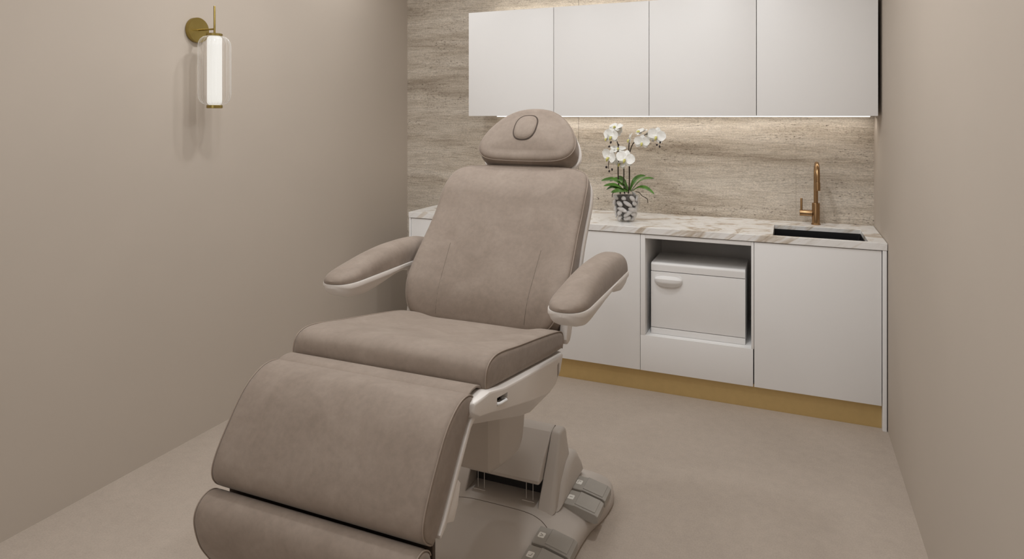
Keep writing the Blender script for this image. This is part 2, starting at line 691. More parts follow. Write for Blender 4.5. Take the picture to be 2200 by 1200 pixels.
# sink basin (undermounted)
mb = MB()
def rr3(x0, x1, y0, y1, r, z):
    return [V(x, y, z) for x, y in rrect(x0, x1, y0, y1, r, 5)]
o_ = .012
rings = [rr3(sx0 + .0008, sx1 - .0008, sy0 + .0008, sy1 - .0008, .002, ZT + .013), rr3(sx0 + .0025, sx1 - .0025, sy0 + .0025, sy1 - .0025, .003, ZT + .013),
         rr3(sx0 + .003, sx1 - .003, sy0 + .003, sy1 - .003, .012, ZT - .02), rr3(sx0 + .006, sx1 - .006, sy0 + .006, sy1 - .006, .025, ZT - .15),
         rr3(sx0 + .02, sx1 - .02, sy0 + .02, sy1 - .02, .03, ZT - .17), rr3(sx0 + .14, sx1 - .14, sy0 + .12, sy1 - .12, .03, ZT - .174)]
mb.loft(rings, cap0=False, cap1=True)
sk = empty('sink', ((sx0 + sx1) / 2, (sy0 + sy1) / 2, ZT - .17), 'black undermounted sink basin sunk into the marble worktop', 'sink')
ob = mb.build('basin', M_sink, sk)
md = ob.modifiers.new('thick', 'SOLIDIFY')
md.thickness = .0015
md.offset = -1
MB().lathe([(.0, 0), (.028, 0), (.03, .003), (.02, .004), (0, .002)][1:4], ((sx0 + sx1) / 2, (sy0 + sy1) / 2, ZT - .1735), seg=24).build('drain', M_copper, sk)

# ------------------------------------------------------------------ tap
fx, fy, fz = .148, 4.02, .895
t = empty('mixer_tap', (fx, fy, fz), 'brushed copper gold mixer tap behind the sink', 'tap')
MB().lathe([(.0235, 0), (.0245, .002), (.0245, .005), (.0225, .007)], (fx, fy, fz), seg=32).build('base_ring', M_copper, t)
MB().lathe([(.0205, .007), (.0205, .118), (.0195, .121), (.013, .122)], (fx, fy, fz), seg=32).build('body', M_copper, t)
pts = [V(fx, fy, fz + .12), V(fx, fy, fz + .26)]
R_ = .075
fdir = V(.02, -.995, 0).normalized()
for k in range(1, 17):
    a = math.pi * k / 16
    pts.append(V(fx, fy, fz + .27) + fdir * (R_ * (1 - math.cos(a))) + V(0, 0, R_ * math.sin(a)))
pts.append(pts[-1] + V(0, 0, -.035))
MB().tube(pts, .0115, 20).build('spout', M_copper, t)
e = pts[-1]
MB().lathe([(.0132, -.03), (.0132, .012), (.0125, .014)], e, seg=24).build('aerator', M_copper, t)
MB().lathe([(.0165, -.083), (.0175, -.081), (.0175, -.018)], (fx, fy, fz + .062), axis='x', seg=28).build('lever_hub', M_copper, t)
MB().lathe([(.0062, 0), (.0062, .066), (.005, .068)], (fx - .074, fy, fz + .076), seg=18).build('lever', M_copper, t)

# ------------------------------------------------------------------ towel warmer
x0, x1, y0, y1 = -.688, -.2, 3.603, 3.895
zb, ztop = nz0 + .0006, .70
t = empty('towel_warmer', ((x0 + x1) / 2, 3.75, zb), 'white towel warmer cabinet standing in the open niche', 'towel warmer')


def xprof(prof, xa, xb, rnd=.004):
    """extrude a closed (y, z) profile along x with rounded ends"""
    return [[V(x, p[0], p[1]) for p in inset2(prof, d)] for x, d in
            ((xa, rnd), (xa + rnd * .3, rnd * .3), (xa + rnd, 0), (xb - rnd, 0), (xb - rnd * .3, rnd * .3), (xb, rnd))]


MB().box(x0, x1, y0 + .022, y1, zb, ztop - .045, .003).build('housing', M_warmer, t)
MB().box(x0, x1, y0 + .001, y0 + .0215, zb, zb + .034, .003).build('bottom_rail', M_warmer, t)
MB().box(x0, x1, y0, y0 + .0215, zb + .0365, ztop - .048, .003).build('door', M_warmer, t)
pf = [(y0, ztop - .0445)] + [(p[0], p[1]) for p in [(y0 + .015 - .015 * math.cos(a), ztop - .015 + .015 * math.sin(a)) for a in [i * math.pi / 20 for i in range(11)]]] + [(y1 - .008, ztop), (y1 - .002, ztop - .002), (y1, ztop - .008), (y1, ztop - .0445)]
MB().loft(xprof(pf, x0, x1)).build('lid', M_warmer, t)
# grip: a bulging horizontal pull with a finger scoop
gx, gz = -.594, .610
rings = []
for i in range(33):
    u = -math.cos(math.pi * i / 32)
    w = math.sqrt(max(0, 1 - abs(u) ** 2.6))
    hh, dd = .004 + .036 * w, .001 + .030 * w
    ring = []
    for k in range(32):
        a = 2 * math.pi * k / 32
        ca, sa = math.cos(a), math.sin(a)
        # bulging front, hollowed finger scoop over its top, lip along its foot
        scoop = .93 * max(0, min(1, (sa - .30) / .16)) * w
        lip = .18 * max(0, min(1, (-sa - .45) / .12)) * w
        yy = y0 + .004 - max(0, ca) ** .6 * dd * (1 - scoop - lip)
        ring.append(V(gx + u * .076, yy if ca > 0 else y0 + .004, gz + sa * hh))
    rings.append(ring)
MB().loft(rings).build('handle', M_warmer, t)

# ------------------------------------------------------------------ wall sconce
LX, LY = -2.431, 2.248
t = empty('wall_sconce', (XL, LY, 1.90), 'brass wall sconce with lit tube in clear ribbed glass on the left wall', 'lamp')
MB().lathe([(.0565, 0), (.0585, .0015), (.0585, .0195), (.057, .022), (.02, .0225)], (XL + .0005, LY, 1.90), axis='x', seg=64).build('backplate', M_brass, t)
MB().tube([(XL + .02, LY, 1.90), (LX, LY, 1.90)], .0042, 14).build('arm', M_brass, t)
MB().tube([(LX, LY, 1.876), (LX, LY, 2.004), (LX, LY, 2.006)], [.0047, .0047, .004], 16).build('rod', M_brass, t)
MB().lathe([(.010, 1.879), (.032, 1.879), (.0345, 1.878), (.0345, 1.869), (.033, 1.8675)], (LX, LY, 0), seg=40).build('top_cap', M_brass, t)
MB().lathe([(.033, 1.550), (.0345, 1.5485), (.0345, 1.537), (.032, 1.5355)], (LX, LY, 0), seg=40).build('bottom_cap', M_brass, t)
MB().lathe([(.024, 1.551), (.031, 1.560), (.032, 1.570), (.032, 1.850), (.031, 1.859), (.024, 1.8665)], (LX, LY, 0), seg=40).build('light_tube', M_tube, t)
# ribbed glass
mb = MB()
prof = [(.036, 1.5525), (.048, 1.556), (.060, 1.566), (.0675, 1.582), (.070, 1.600), (.070, 1.82), (.0675, 1.838), (.060, 1.853), (.048, 1.863), (.036, 1.8665)]
NR = 22
rings = []
for r, z in prof:
    ring = []
    for k in range(NR * 8):
        a = 2 * math.pi * k / (NR * 8)
        rr = r + .0034 * (abs(math.cos(a * NR / 2)) - .6)
        ring.append(V(LX + rr * math.cos(a), LY + rr * math.sin(a), z))
    rings.append(ring)
mb.loft(rings, cap0=False, cap1=False).build('glass_shade', M_shade, t, angle=80)

# ------------------------------------------------------------------ treatment chair
XC = -.965
chair = empty('treatment_chair', (XC, 2.1, 0), 'taupe upholstered reclining treatment chair with white shells on a shade-grey pedal base', 'chair')


def prof_cushion(name, prof, hw, rnd, dz=None, mat=None, parent=chair, xc=XC, nx=28):
    """closed (y,z) profile lofted across x; dz(u, y, z) shifts a point, u = x offset"""
    st = [(-hw, rnd), (-hw + rnd * .12, rnd * .5), (-hw + rnd * .4, rnd * .17), (-hw + rnd, 0)]
    xs_ = [(-hw + rnd + (2 * hw - 2 * rnd) * i / nx, 0) for i in range(1, nx)]
    st = st + xs_ + [(-a, b) for a, b in reversed(st)]
    rings = []
    for x, d in st:
        ps = inset2(prof, d) if d else prof
        ring = []
        for p in ps:
            q = V(xc + x, p[0], p[1])
            if dz:
                q += dz(x, p[0], p[1])
            ring.append(q)
        rings.append(ring)
    return MB().loft(rings).build(name, mat or M_fab, parent, angle=55)


def piping(prof_open, hw, parent, r=.0017, dz=None, xc=XC):
    for s in (-1, 1):
        pts = []
        for p in prof_open:
            q = V(xc + s * (hw - .0012), p[0], p[1])
            if dz:
                q += dz(s * hw, p[0], p[1])
            pts.append(q)
        MB().tube(pts, r, 8).build('piping', M_pipe, parent)


# seat cushion
front = catmull([(1.432, .832), (1.431, .862), (1.443, .889), (1.475, .903), (1.53, .901), (1.65, .878), (1.82, .8475), (1.95, .822), (2.01, .805), (2.028, .785), (2.028, .765)], 6)
seat_prof = [(p[0], p[1]) for p in [Vector((a[0], a[1])) for a in [(q[0], q[1]) for q in [tuple(v) for v in front]]]]
seat_prof += [(2.02, .745), (1.9, .759), (1.7, .791), (1.5, .823)]


def seat_dz(u, y, z):
    top = min(1, max(0, (z - (.832 - (y - 1.43) * .16) - .02) / .04))
    c = 1 / (1 + math.exp((abs(u) - .205) / .013))
    yy = min(1, max(0, (y - 1.50) / .2))
    crown = .004 * (1 - (u / .297) ** 2)
    return V(0, 0, top * (-.013 * c * yy + crown))


seat = prof_cushion('seat_cushion', seat_prof, .297, .016, seat_dz, nx=60)
piping([(p[0], p[1]) for p in inset2(seat_prof, .002)][2:62], .294, seat, dz=seat_dz)

# seat frame hull (white)
def hull_ring(y, ztop_, zc, zbm, wt_, wb_):
    half = [(wt_ - .004, ztop_), (wt_, ztop_ - .002), (wt_ + .002, ztop_ - .007), (wt_ + .001, zc + .004), (wt_ - .001, zc), (wb_ + .003, zbm + .004), (wb_, zbm + .001), (wb_ - .02, zbm)]
    return [V(XC + x, y, z) for x, z in half] + [V(XC - x, y, z) for x, z in reversed(half)]


rings = []
for row in ((1.352, .832, .818, .806, .290, .258), (1.357, .838, .812, .794, .300, .256), (1.375, .842, .800, .774, .306, .254), (1.42, .843, .790, .752, .310, .252), (1.50, .8225, .766, .722, .312, .25),
            (1.58, .809, .744, .694, .313, .25), (1.68, .793, .715, .658, .313, .25), (1.78, .777, .690, .622, .313, .248), (1.85, .766, .676, .602, .313, .246),
            (1.90, .758, .680, .622, .312, .25), (1.95, .750, .700, .664, .309, .26), (1.99, .7435, .722, .704, .302, .265), (2.01, .740, .735, .730, .29, .265)):
    rings.append(hull_ring(*row))
hull = MB().loft(rings).build('seat_frame', M_shell, chair, angle=32)


def cut(obj, mb):
    c = mb.build('cutter', M_dark, org=obj.matrix_basis.translation * 0)
    md = obj.modifiers.new('cut', 'BOOLEAN')
    md.object = c
    md.operation = 'DIFFERENCE'
    md.solver = 'EXACT'
    bpy.context.view_layer.update()
    dg = bpy.context.evaluated_depsgraph_get()
    me = bpy.data.meshes.new_from_object(obj.evaluated_get(dg))
    obj.modifiers.remove(md)
    obj.data = me
    me.polygons.foreach_set('use_smooth', [True] * len(me.polygons))
    me.set_sharp_from_angle(angle=math.radians(40))
    bpy.data.objects.remove(c)


bpy.context.view_layer.update()
cut(hull, MB().add([(-.672, 1.458, .812), (-.672, 1.520, .803), (-.672, 1.520, .782), (-.672, 1.458, .792), (-.62, 1.458, .812), (-.62, 1.520, .803), (-.62, 1.520, .782), (-.62, 1.458, .792)],
                   [(0, 1, 2, 3), (7, 6, 5, 4), (0, 4, 5, 1), (1, 5, 6, 2), (2, 6, 7, 3), (3, 7, 4, 0)]))
MB().box(-.6718, -.6708, 1.459, 1.519, .784, .811, 0).build('pocket_shade', M_dark, chair)  # black plate puts the pocket's shade into its colour
cut(hull, MB().box(-.672, -.62, 1.91, 1.935, .695, .735, .006))
wn = hull.modifiers.new('weighted', 'WEIGHTED_NORMAL')
wn.keep_sharp = True
# release lever in the pocket
tag(MB().tube([(-.662, 1.461, .7965), (-.651, 1.463, .7962), (-.649, 1.468, .7955), (-.649, 1.508, .7885), (-.655, 1.514, .7875), (-.664, 1.514, .7875)], .0038, 10).build('release_lever', M_white, chair), 'white release lever')

# fabric gap cover between seat and leg rest
arc = []
for k in range(13):
    a = math.radians(-25 + 175 * k / 12)
    arc.append((1.392 + .042 * math.cos(a), .838 + .021 * math.sin(a)))
gp = arc + [(p[0] * .0 + (1.392 + (p[0] - 1.392) * .8), .836 + (p[1] - .836) * .75) for p in reversed(arc)]
MB().loft(xprof(gp, XC - .283, XC + .283, .002)).build('gap_cover', M_fab, chair, angle=50)

# leg rest
lf = catmull([(1.386, .820), (1.378, .845), (1.348, .858), (1.302, .853), (1.248, .820), (1.196, .756), (1.158, .697), (1.147, .660), (1.158, .630), (1.192, .602)], 6)
lf = [(v[0], v[1]) for v in lf]
legp = lf + [(1.23, .640), (1.30, .734), (1.353, .80)]


def leg_dz(u, y, z):
    return V(0, 0, 0)


leg = prof_cushion('leg_rest', legp, .290, .014, None, nx=24)
piping(inset2(legp, .002)[3:53], .2875, leg)
# white frame behind the leg rest
bk = [(1.393, .796), (1.389, .812), (1.381, .810), (1.355, .792), (1.302, .730), (1.232, .637), (1.212, .616), (1.216, .606), (1.24, .618), (1.30, .702), (1.36, .778)]
MB().loft(xprof(bk, XC - .292, XC + .292, .004)).build('leg_rest_frame', M_shell, chair, angle=35)
for s in (-1, 1):
    tabp = [(1.300, .690), (1.312, .676), (1.300, .634), (1.280, .606), (1.268, .612), (1.246, .622), (1.25, .64)]
    xa = XC + s * .289
    MB().loft(xprof(tabp, min(xa, xa - s * .03), max(xa, xa - s * .03), .003)).build('latch', M_shell, chair, angle=35)

# foot rest
ff = catmull([(1.187, .582), (1.176, .606), (1.150, .622), (1.122, .618), (1.102, .598), (1.097, .566), (1.111, .512), (1.134, .470), (1.165, .425), (1.20, .395), (1.225, .398)], 6)
ff = [(v[0], v[1]) for v in ff]
footp = ff + [(1.222, .44), (1.20, .52)]
foot = prof_cushion('foot_rest', footp, .290, .014, None, nx=24)
piping(inset2(footp, .002)[3:58], .2875, foot)
fb = [(1.206, .550), (1.212, .552), (1.236, .445), (1.238, .392), (1.228, .394), (1.226, .441)]
MB().loft(xprof(fb, XC - .288, XC + .288, .002)).build('foot_rest_frame', M_shell, chair, angle=35)

MB().box(XC - .282, XC + .282, 1.197, 1.210, .545, .632, .003).build('knee_gap_shade', M_groove, chair)  # added dark panel standing in for the shade between leg and foot rest

# back rest ----------------------------------------------------------------
DB = V(0, .6108, .7918)
NB = V(0, -.7918, .6108)
XBK = XC - .003


def BP(x, s, n):
    return V(XBK, 1.985, .805) + V(x, 0, 0) + DB * s + NB * n


def mirror_outline(half, n=5):
    """half: from bottom centre up the right side to top centre -> closed smooth outline"""
    full = [Vector((x, s)) for x, s in half] + [Vector((-x, s)) for x, s in reversed(half[1:-1])]
    return [(v.x, v.y) for v in catmull(full, n, closed=True)]


def pad(outline, P, depth, crown, c, deform=None, back_scale=.985, fillet=.022, side_bulge=.003):
    mb = MB()
    rings = []

    def ring(poly, n):
        r = []
        for x, s in poly:
            d = deform(x, s) if deform else 0
            r.append(P(x, s, n + d * max(0, min(1, 1 + n / depth))))
        return r
    rings.append(ring(inset2(outline, .012), -depth))
    rings.append(ring(inset2(outline, .003), -depth + .004))
    rings.append(ring(outline, -depth + .014))
    rings.append(ring(inset2(outline, -side_bulge), -depth * .5))
    rings.append(ring(outline, -.006))
    rings.append(ring(inset2(outline, .0015), -.001))
    for k in range(1, 6):
        a = k / 5 * math.pi / 2
        rings.append(ring(inset2(outline, .002 + fillet * (1 - math.cos(a)) * 1.2), fillet * .42 * math.sin(a)))
    inner = inset2(outline, .002 + fillet * 1.2)
    for k in range(1, 15):
        q = 1 - k / 15
        rings.append(ring([(c[0] + (x - c[0]) * q, c[1] + (s - c[1]) * q) for x, s in inner], fillet * .42 + crown * (1 - q * q)))
    mb.loft(rings)
    return mb


half_back = [(0, -.010), (.12, -.010), (.205, -.008), (.248, .004), (.275, .034), (.292, .085), (.300, .14), (.301, .20), (.298, .27), (.294, .35), (.293, .43), (.293, .51), (.289, .56), (.278, .602), (.252, .628), (.205, .640), (.1, .645), (0, .646)]
back_out = mirror_outline(half_back)


def back_def(x, s):
    low = min(1, max(0, (.42 - s) / .3))
    w = min(1, max(0, (abs(x) - .165) / .10))
    w = w * w * (3 - 2 * w)
    tuck = 0
    if s < .12:
        tuck = -.040 * ((.12 - s) / .13) ** 2
    hi = max(0, min(1, (s - .50) / .13))
    return .030 * w * low + tuck - .022 * hi * hi + .004 * math.exp(-((s - .5) / .05) ** 2)


bmb = pad(back_out, BP, .075, .010, (0, .31), back_def)
back = bmb.build('backrest', M_fab, chair, angle=60)


def surf_trace(mb, P, pts, lift):
    """project local (x, s) points on a pad's front"""
    bvh = BVHTree.FromPolygons([tuple(v) for v in mb.v], mb.f)
    n = (P(0, 0, 1) - P(0, 0, 0)).normalized()
    out = []
    for x, s in pts:
        h = bvh.ray_cast(P(x, s, .2), -n)
        if h[0] is not None:
            out.append(h[0] + n * lift)
    return out


for s_ in (-1, 1):
    sp = surf_trace(bmb, BP, [(s_ * (.166 + .012 * (1 - k / 14) ** 1), .275 - .275 * k / 14) for k in range(15)], -.0006)
    MB().tube(sp, .0010, 6).build('seam', M_seam, back)
pp = [BP(x, s, -.003 + back_def(x, s) * .96) for x, s in inset2(back_out, -.0004)]
MB().tube(pp, .0022, 8, closed=True).build('piping', M_pipe, back)

# white back shell
def shell_rings(outline, P, n0, n1, grow, deform=None, cx=(0, .31)):
    rings = []
    for n, d in ((n0, -grow), (n0 - .003, -grow - .002), ((n0 + n1) / 2, -grow - .001), (n1 + .014, -grow + .006), (n1 + .004, -grow + .020), (n1, -grow + .045)):
        rings.append([P(x, s, n) for x, s in inset2(outline, d)])
    return rings


MB().loft(shell_rings(back_out, BP, -.0752, -.130, .001)).build('back_shell', M_shell, chair, angle=50)
# hinge brackets at the foot of the shell
for s_ in (-1, 1):
    hb = [(2.035, .80), (2.06, .90), (2.10, .93), (2.13, .86), (2.098, .81), (2.082, .776), (2.066, .757), (2.042, .754), (2.030, .772)]
    xa = XC + s_ * .278
    xb = XC + s_ * .305
    MB().loft(xprof(hb, min(xa, xb), max(xa, xb), .005)).build('hinge_bracket', M_shell, chair, angle=35)

# head rest ----------------------------------------------------------------
XH = XC + .004
def HP(x, s, n):
    return V(XH, 1.985, .805) + V(x, 0, 0) + DB * s + NB * (n + .006)


half_head = [(0, .653), (.09, .655), (.148, .662), (.183, .680), (.201, .707), (.203, .738), (.192, .779), (.168, .821), (.131, .863), (.083, .894), (.04, .906), (0, .909)]
head_out = mirror_outline(half_head, 6)


def head_def(x, s):
    return -.10 * x * x


hmb = pad(head_out, HP, .085, .014, (0, .772), head_def, fillet=.03)
head = hmb.build('headrest', M_fab, chair, angle=60)
pp = [HP(x, s, -.003 + head_def(x, s)) for x, s in inset2(head_out, -.0004)]
MB().tube(pp, .0021, 8, closed=True).build('piping', M_pipe, head)
# face-hole plug
pcx, pcs, pr, ps = -.010, .800, .044, .060


def sup(k, n, ax, ay, e=2.6):
    a = 2 * math.pi * k / n
    ca, sa = math.cos(a), math.sin(a)
    return (pcx + ax * math.copysign(abs(ca) ** (2 / e), ca), pcs + ay * math.copysign(abs(sa) ** (2 / e), sa))


def Hsurf(x, s, lift):
    r = surf_trace(hmb, HP, [(x, s)], lift)
    return r[0]


gro = [Hsurf(*sup(k, 64, pr + .0035, ps + .0035), -.0002) for k in range(64)]
MB().tube(gro, .0027, 8, closed=True).build('plug_groove', M_groove, head)
rings = []
for q, lift in ((1.0, -.004), (.995, .001), (.96, .0035), (.88, .0052), (.7, .0065), (.45, .0072), (.2, .0075)):
    rings.append([Hsurf(*[c + (v - c) * q for v, c in zip(sup(k, 64, pr, ps), (pcx, pcs))], lift) for k in range(64)])
plug = MB().loft(rings).build('face_plug', M_fab, head, angle=60)
MB().tube([Hsurf(*sup(k, 64, pr - .001, ps - .001), .0015) for k in range(64)], .0018, 6, closed=True).build('piping', M_pipe, plug)
MB().loft(shell_rings(head_out, HP, -.0852, -.118, .003, cx=(0, .755))).build('headrest_shell', M_shell, chair, angle=50)
MB().box(XH - .05, XH + .05, 2.475, 2.50, 1.24, 1.36, .006).build('headrest_post', M_shell, chair)

# arm rests ----------------------------------------------------------------
YA0, YA1 = 1.718, 2.312


def arm_w(y):
    w = .0605
    if y < 1.815:
        w *= max(0, 1 - ((1.815 - y) / (1.815 - YA0)) ** 2.7) ** .42
    if y > YA1 - .05:
        w *= math.sqrt(max(0, 1 - ((y - YA1 + .05) / .05) ** 2.6))
    return max(w, .003)


ptop = [(1.718, .966), (1.735, .979), (1.77, .990), (1.84, 1.005), (1.93, 1.020), (2.03, 1.029), (2.14, 1.030), (2.24, 1.024), (2.29, 1.012), (2.312, .985)]
sbot = [(1.718, .944), (1.735, .926), (1.765, .908), (1.81, .899), (1.87, .899), (1.95, .910), (2.03, .924), (2.10, .925), (2.17, .906), (2.23, .892), (2.28, .897), (2.312, .925)]
ysamp = [YA0 + (YA1 - YA0) * (.5 - .5 * math.cos(math.pi * i / 44)) for i in range(45)]
for s_, side in ((-1, 'left'), (1, 'right')):
    ax = XC + s_ * .392
    rings_p, rings_s = [], []
    for y in ysamp:
        w = arm_w(y)
        zt = smooth_table(ptop, y)
        zb_ = smooth_table(sbot, y)
        r = []
        for k in range(25):
            a = math.pi * k / 24
            ca, sa = math.cos(a), math.sin(a)
            r.append(V(ax + w * .965 * math.copysign(abs(ca) ** .72, ca), y, .9575 + (zt - .9575) * abs(sa) ** .78))
        for k in range(1, 8):
            r.append(V(ax - w * .93 + 1.86 * w * k / 8, y, .9572))
        rings_p.append(r)
        r = []
        zl = .9565
        dep = zl - zb_
        lip = min(.017, dep * .4)
        hp = [(1.0, 0), (1.03, -.15 * lip), (1.035, -.8 * lip), (1.02, -lip), (.95, -lip - .12 * (dep - lip)), (.86, -lip - .5 * (dep - lip)), (.70, -lip - .85 * (dep - lip)), (.4, -dep)]
        r = [V(ax + w * a, y, zl + b) for a, b in hp] + [V(ax - w * a, y, zl + b) for a, b in reversed(hp)]
        rings_s.append(r)
    arm = MB().loft(rings_p).build('armrest_pad', M_fab, chair, angle=70)
    MB().loft(rings_s).build('armrest_shell', M_shell, chair, angle=40)
    # link to the back shell
    xa, xb = XC + s_ * .305, XC + s_ * .36
    lp = [(2.12, .902), (2.13, .935), (2.20, .945), (2.28, .942), (2.285, .905), (2.22, .895)]
    MB().loft(xprof(lp, min(xa, xb), max(xa, xb), .006)).build('armrest_link', M_shell, chair, angle=40)

# base ---------------------------------------------------------------------
half_base = [(0, 2.60), (.15, 2.60), (.255, 2.592), (.318, 2.562), (.345, 2.50), (.348, 2.43), (.338, 2.36), (.318, 2.28), (.308, 2.20), (.305, 2.08), (.310, 1.95), (.318, 1.8), (.315, 1.68), (.28, 1.60), (.15, 1.585), (0, 1.585)]
base_out = [(XC + x, y) for x, y in mirror_outline(half_base, 5)]
def base_ring(z, d):
    if d < .045:
        return [V(x, y, z) for x, y in inset2(base_out, d)]
    return [V(XC + (x - XC) * (1 - d / .33), 2.09 + (y - 2.09) * (1 - d / .5), z) for x, y in base_out]


base_mb = MB().loft([base_ring(z, d) for z, d in ((0, .006), (.012, 0), (.040, .004), (.053, .012), (.062, .026), (.0735, .06), (.086, .10), (.095, .14), (.099, .18), (.100, .22))])
base = base_mb.build('base_plate', M_base, chair, angle=50)
# curved seam of the front cover across the plate
bvh_ = BVHTree.FromPolygons([tuple(v) for v in base_mb.v], base_mb.f)
sp = []
for p in catmull([(-.315, 2.02, 0), (-.25, 2.075, 0), (-.19, 2.128, 0), (-.12, 2.152, 0), (0, 2.156, 0), (.12, 2.152, 0), (.19, 2.128, 0), (.25, 2.075, 0), (.315, 2.02, 0)], 6):
    h = bvh_.ray_cast((XC + p.x, p.y, .5), (0, 0, -1))
    if h[0] is not None:
        sp.append(h[0] + V(0, 0, -.0006))
MB().tube(sp, .0016, 8).build('cover_seam', M_seam, chair)
# tower: two side cheeks and a back
for s_ in (-1, 1):
    pr_ = [(2.180, .087), (2.335, .302), (2.350, .312), (2.388, .312), (2.408, .298), (2.418, .26), (2.42, .087)]
    rings = []
    for dx, ins, fl in ((.144, .003, 0), (.147, 0, 0), (.172, 0, .35), (.178, .003, .5), (.181, .008, .6), (.182, .014, .65)):
        ps_ = inset2(pr_, ins)
        # the cheek flares outwards towards its foot
        rings.append([V(XC + s_ * (dx + fl * .045 * max(0, 1 - (p[1] - .087) / .2) ** 2), p[0], max(.087, p[1])) for p in ps_])
    MB().loft(rings).build('tower_cheek', M_base, chair, angle=35)
    pr_ = [(2.205, .087), (2.28, .158), (2.36, .198), (2.42, .210), (2.462, .195), (2.505, .14), (2.525, .087)]
    rings = []
    for dx, ins, fl in ((.170, 0, .4), (.190, 0, .5), (.202, .006, .6), (.209, .016, .6), (.212, .026, .6)):
        ps_ = inset2(pr_, ins)
        rings.append([V(XC + s_ * (dx + fl * .02 * max(0, 1 - (p[1] - .087) / .12)), p[0], max(.087, p[1])) for p in ps_])
    MB().loft(rings).build('tower_fairing', M_base, chair, angle=35)
bp_ = [(2.393, .088), (2.393, .308), (2.405, .298), (2.418, .26), (2.44, .20), (2.47, .15), (2.48, .088)]
MB().loft(xprof(bp_, XC - .1435, XC + .1435, .002)).build('tower_back', M_base, chair, angle=35)
# lift cover between the cheeks
lc = [(2.226, .168), (2.212, .170), (2.205, .176), (2.206, .186), (2.262, .246), (2.345, .303), (2.368, .310), (2.391, .311), (2.391, .28), (2.30, .19), (2.26, .168)]
lift = MB().loft(xprof(lc, XC - .142, XC + .142, .006)).build('lift_cover', M_base, chair, angle=15)
# black sheet as the recess shade, and guide pins, under the lift cover
MB().box(XC - .1435, XC + .1435, 2.285, 2.30, .097, .185, 0).build('recess_shade', M_dark, chair)
for dx in (-.112, -.086, .084, .110):
    MB().tube([(XC + dx, 2.232, .095), (XC + dx, 2.232, .172)], .0011, 8).build('guide_pin', M_shell, chair)
for dx in (-.099, .097):
    MB().tube([(XC + dx - .024, 2.216, .1012), (XC + dx + .024, 2.216, .1012)], .0011, 8).build('pin_reflection', M_shell, chair)  # pale bars stand in for the reflection on the base plate
# column arm from the hull down to the tower
cpts = [(1.936, .70), (1.936, .50), (1.936, .36), (1.942, .337), (1.962, .326), (2.033, .314), (2.124, .306), (2.168, .318), (2.196, .350), (2.213, .415), (2.222, .52), (2.222, .70)]
rings = []
for dx, ins in ((-.092, .040), (-.090, .034), (-.066, .001), (-.062, 0), (.062, 0), (.066, .001), (.090, .034), (.092, .040)):
    ring = []
    for v in catmull(cpts, 5):
        # the edges are chamfered: towards the side faces the outline shrinks about the core of the arm
        yy = 1.936 + ins + (v[0] - 1.936) * (1 - 1.6 * ins / .286)
        zz = v[1] + ins * .5 * max(0, min(1, (.5 - v[1]) / .19))
        ring.append(V(XC + dx, yy, zz))
    rings.append(ring)
MB().loft(rings).build('lift_column', M_base, chair, angle=30)

# pedals: rear pair and front pair on each side
def pedal(cx, cy, s_, kind):
    """hinged at the inner end, the foot end stands proud"""
    L_, Wd = .130, .092
    z0 = .0886
    prof = [(0, -.02), (0, .013), (.036, .011), (.046, .012), (.122, -.005), (.131, -.011), (.131, -.034), (.122, -.04)]
    rings = []
    for yy, ins in ((cy - Wd / 2, .003), (cy - Wd / 2 + .003, 0), (cy + Wd / 2 - .003, 0), (cy + Wd / 2, .003)):
        rings.append([V(cx + s_ * p[0], yy, z0 + p[1]) for p in inset2(prof, ins * .6)])
    o = MB().loft(rings).build('pedal', M_pedal, chair, angle=25)
    # raised tread
    tr = [(.041, .009), (.045, .0145), (.113, -.0005), (.119, -.002), (.119, -.008)]
    rings = [[V(cx + s_ * p[0], yy, z0 + p[1]) for p in tr] for yy in (cy - Wd / 2 + .008, cy + Wd / 2 - .004)]
    MB().loft(rings).build('tread', M_pedal, o, angle=25)
    # white pictogram: outlined rounded plate with a tiny seat or arrow mark
    ix0, ix1 = .008, .030
    ring_ = rrect(ix0, ix1, -.014, .014, .004, 4)

    def zz(x):
        return z0 + .013 - x * .055
    MB().loft([[V(cx + s_ * x, cy + y, zz(x) + h) for x, y in ring_] for h in (-.0003, .0006)]).build('pictogram', M_icon, o)
    marks = ([(.014, -.007), (.014, .006), (.024, .006)], [(.014, .0), (.0245, .0)], [(.014, -.007), (.0235, .0), (.014, .007)], [(.014, -.006), (.022, -.006), (.024, .006)])[kind]
    MB().tube([V(cx + s_ * x, cy + y, zz(x) + .0006) for x, y in marks], .0013, 6).build('pictogram_mark', M_pedal, o)


for s_ in (-1, 1):
    cx = XC + s_ * .214
    pedal(cx, 2.408, s_, 0)
    pedal(cx, 2.303, s_, 1)
    cx2 = XC + s_ * .190
    for j, yy in enumerate((2.055, 1.950)):
        pedal(cx2, yy, s_, 2 + j)

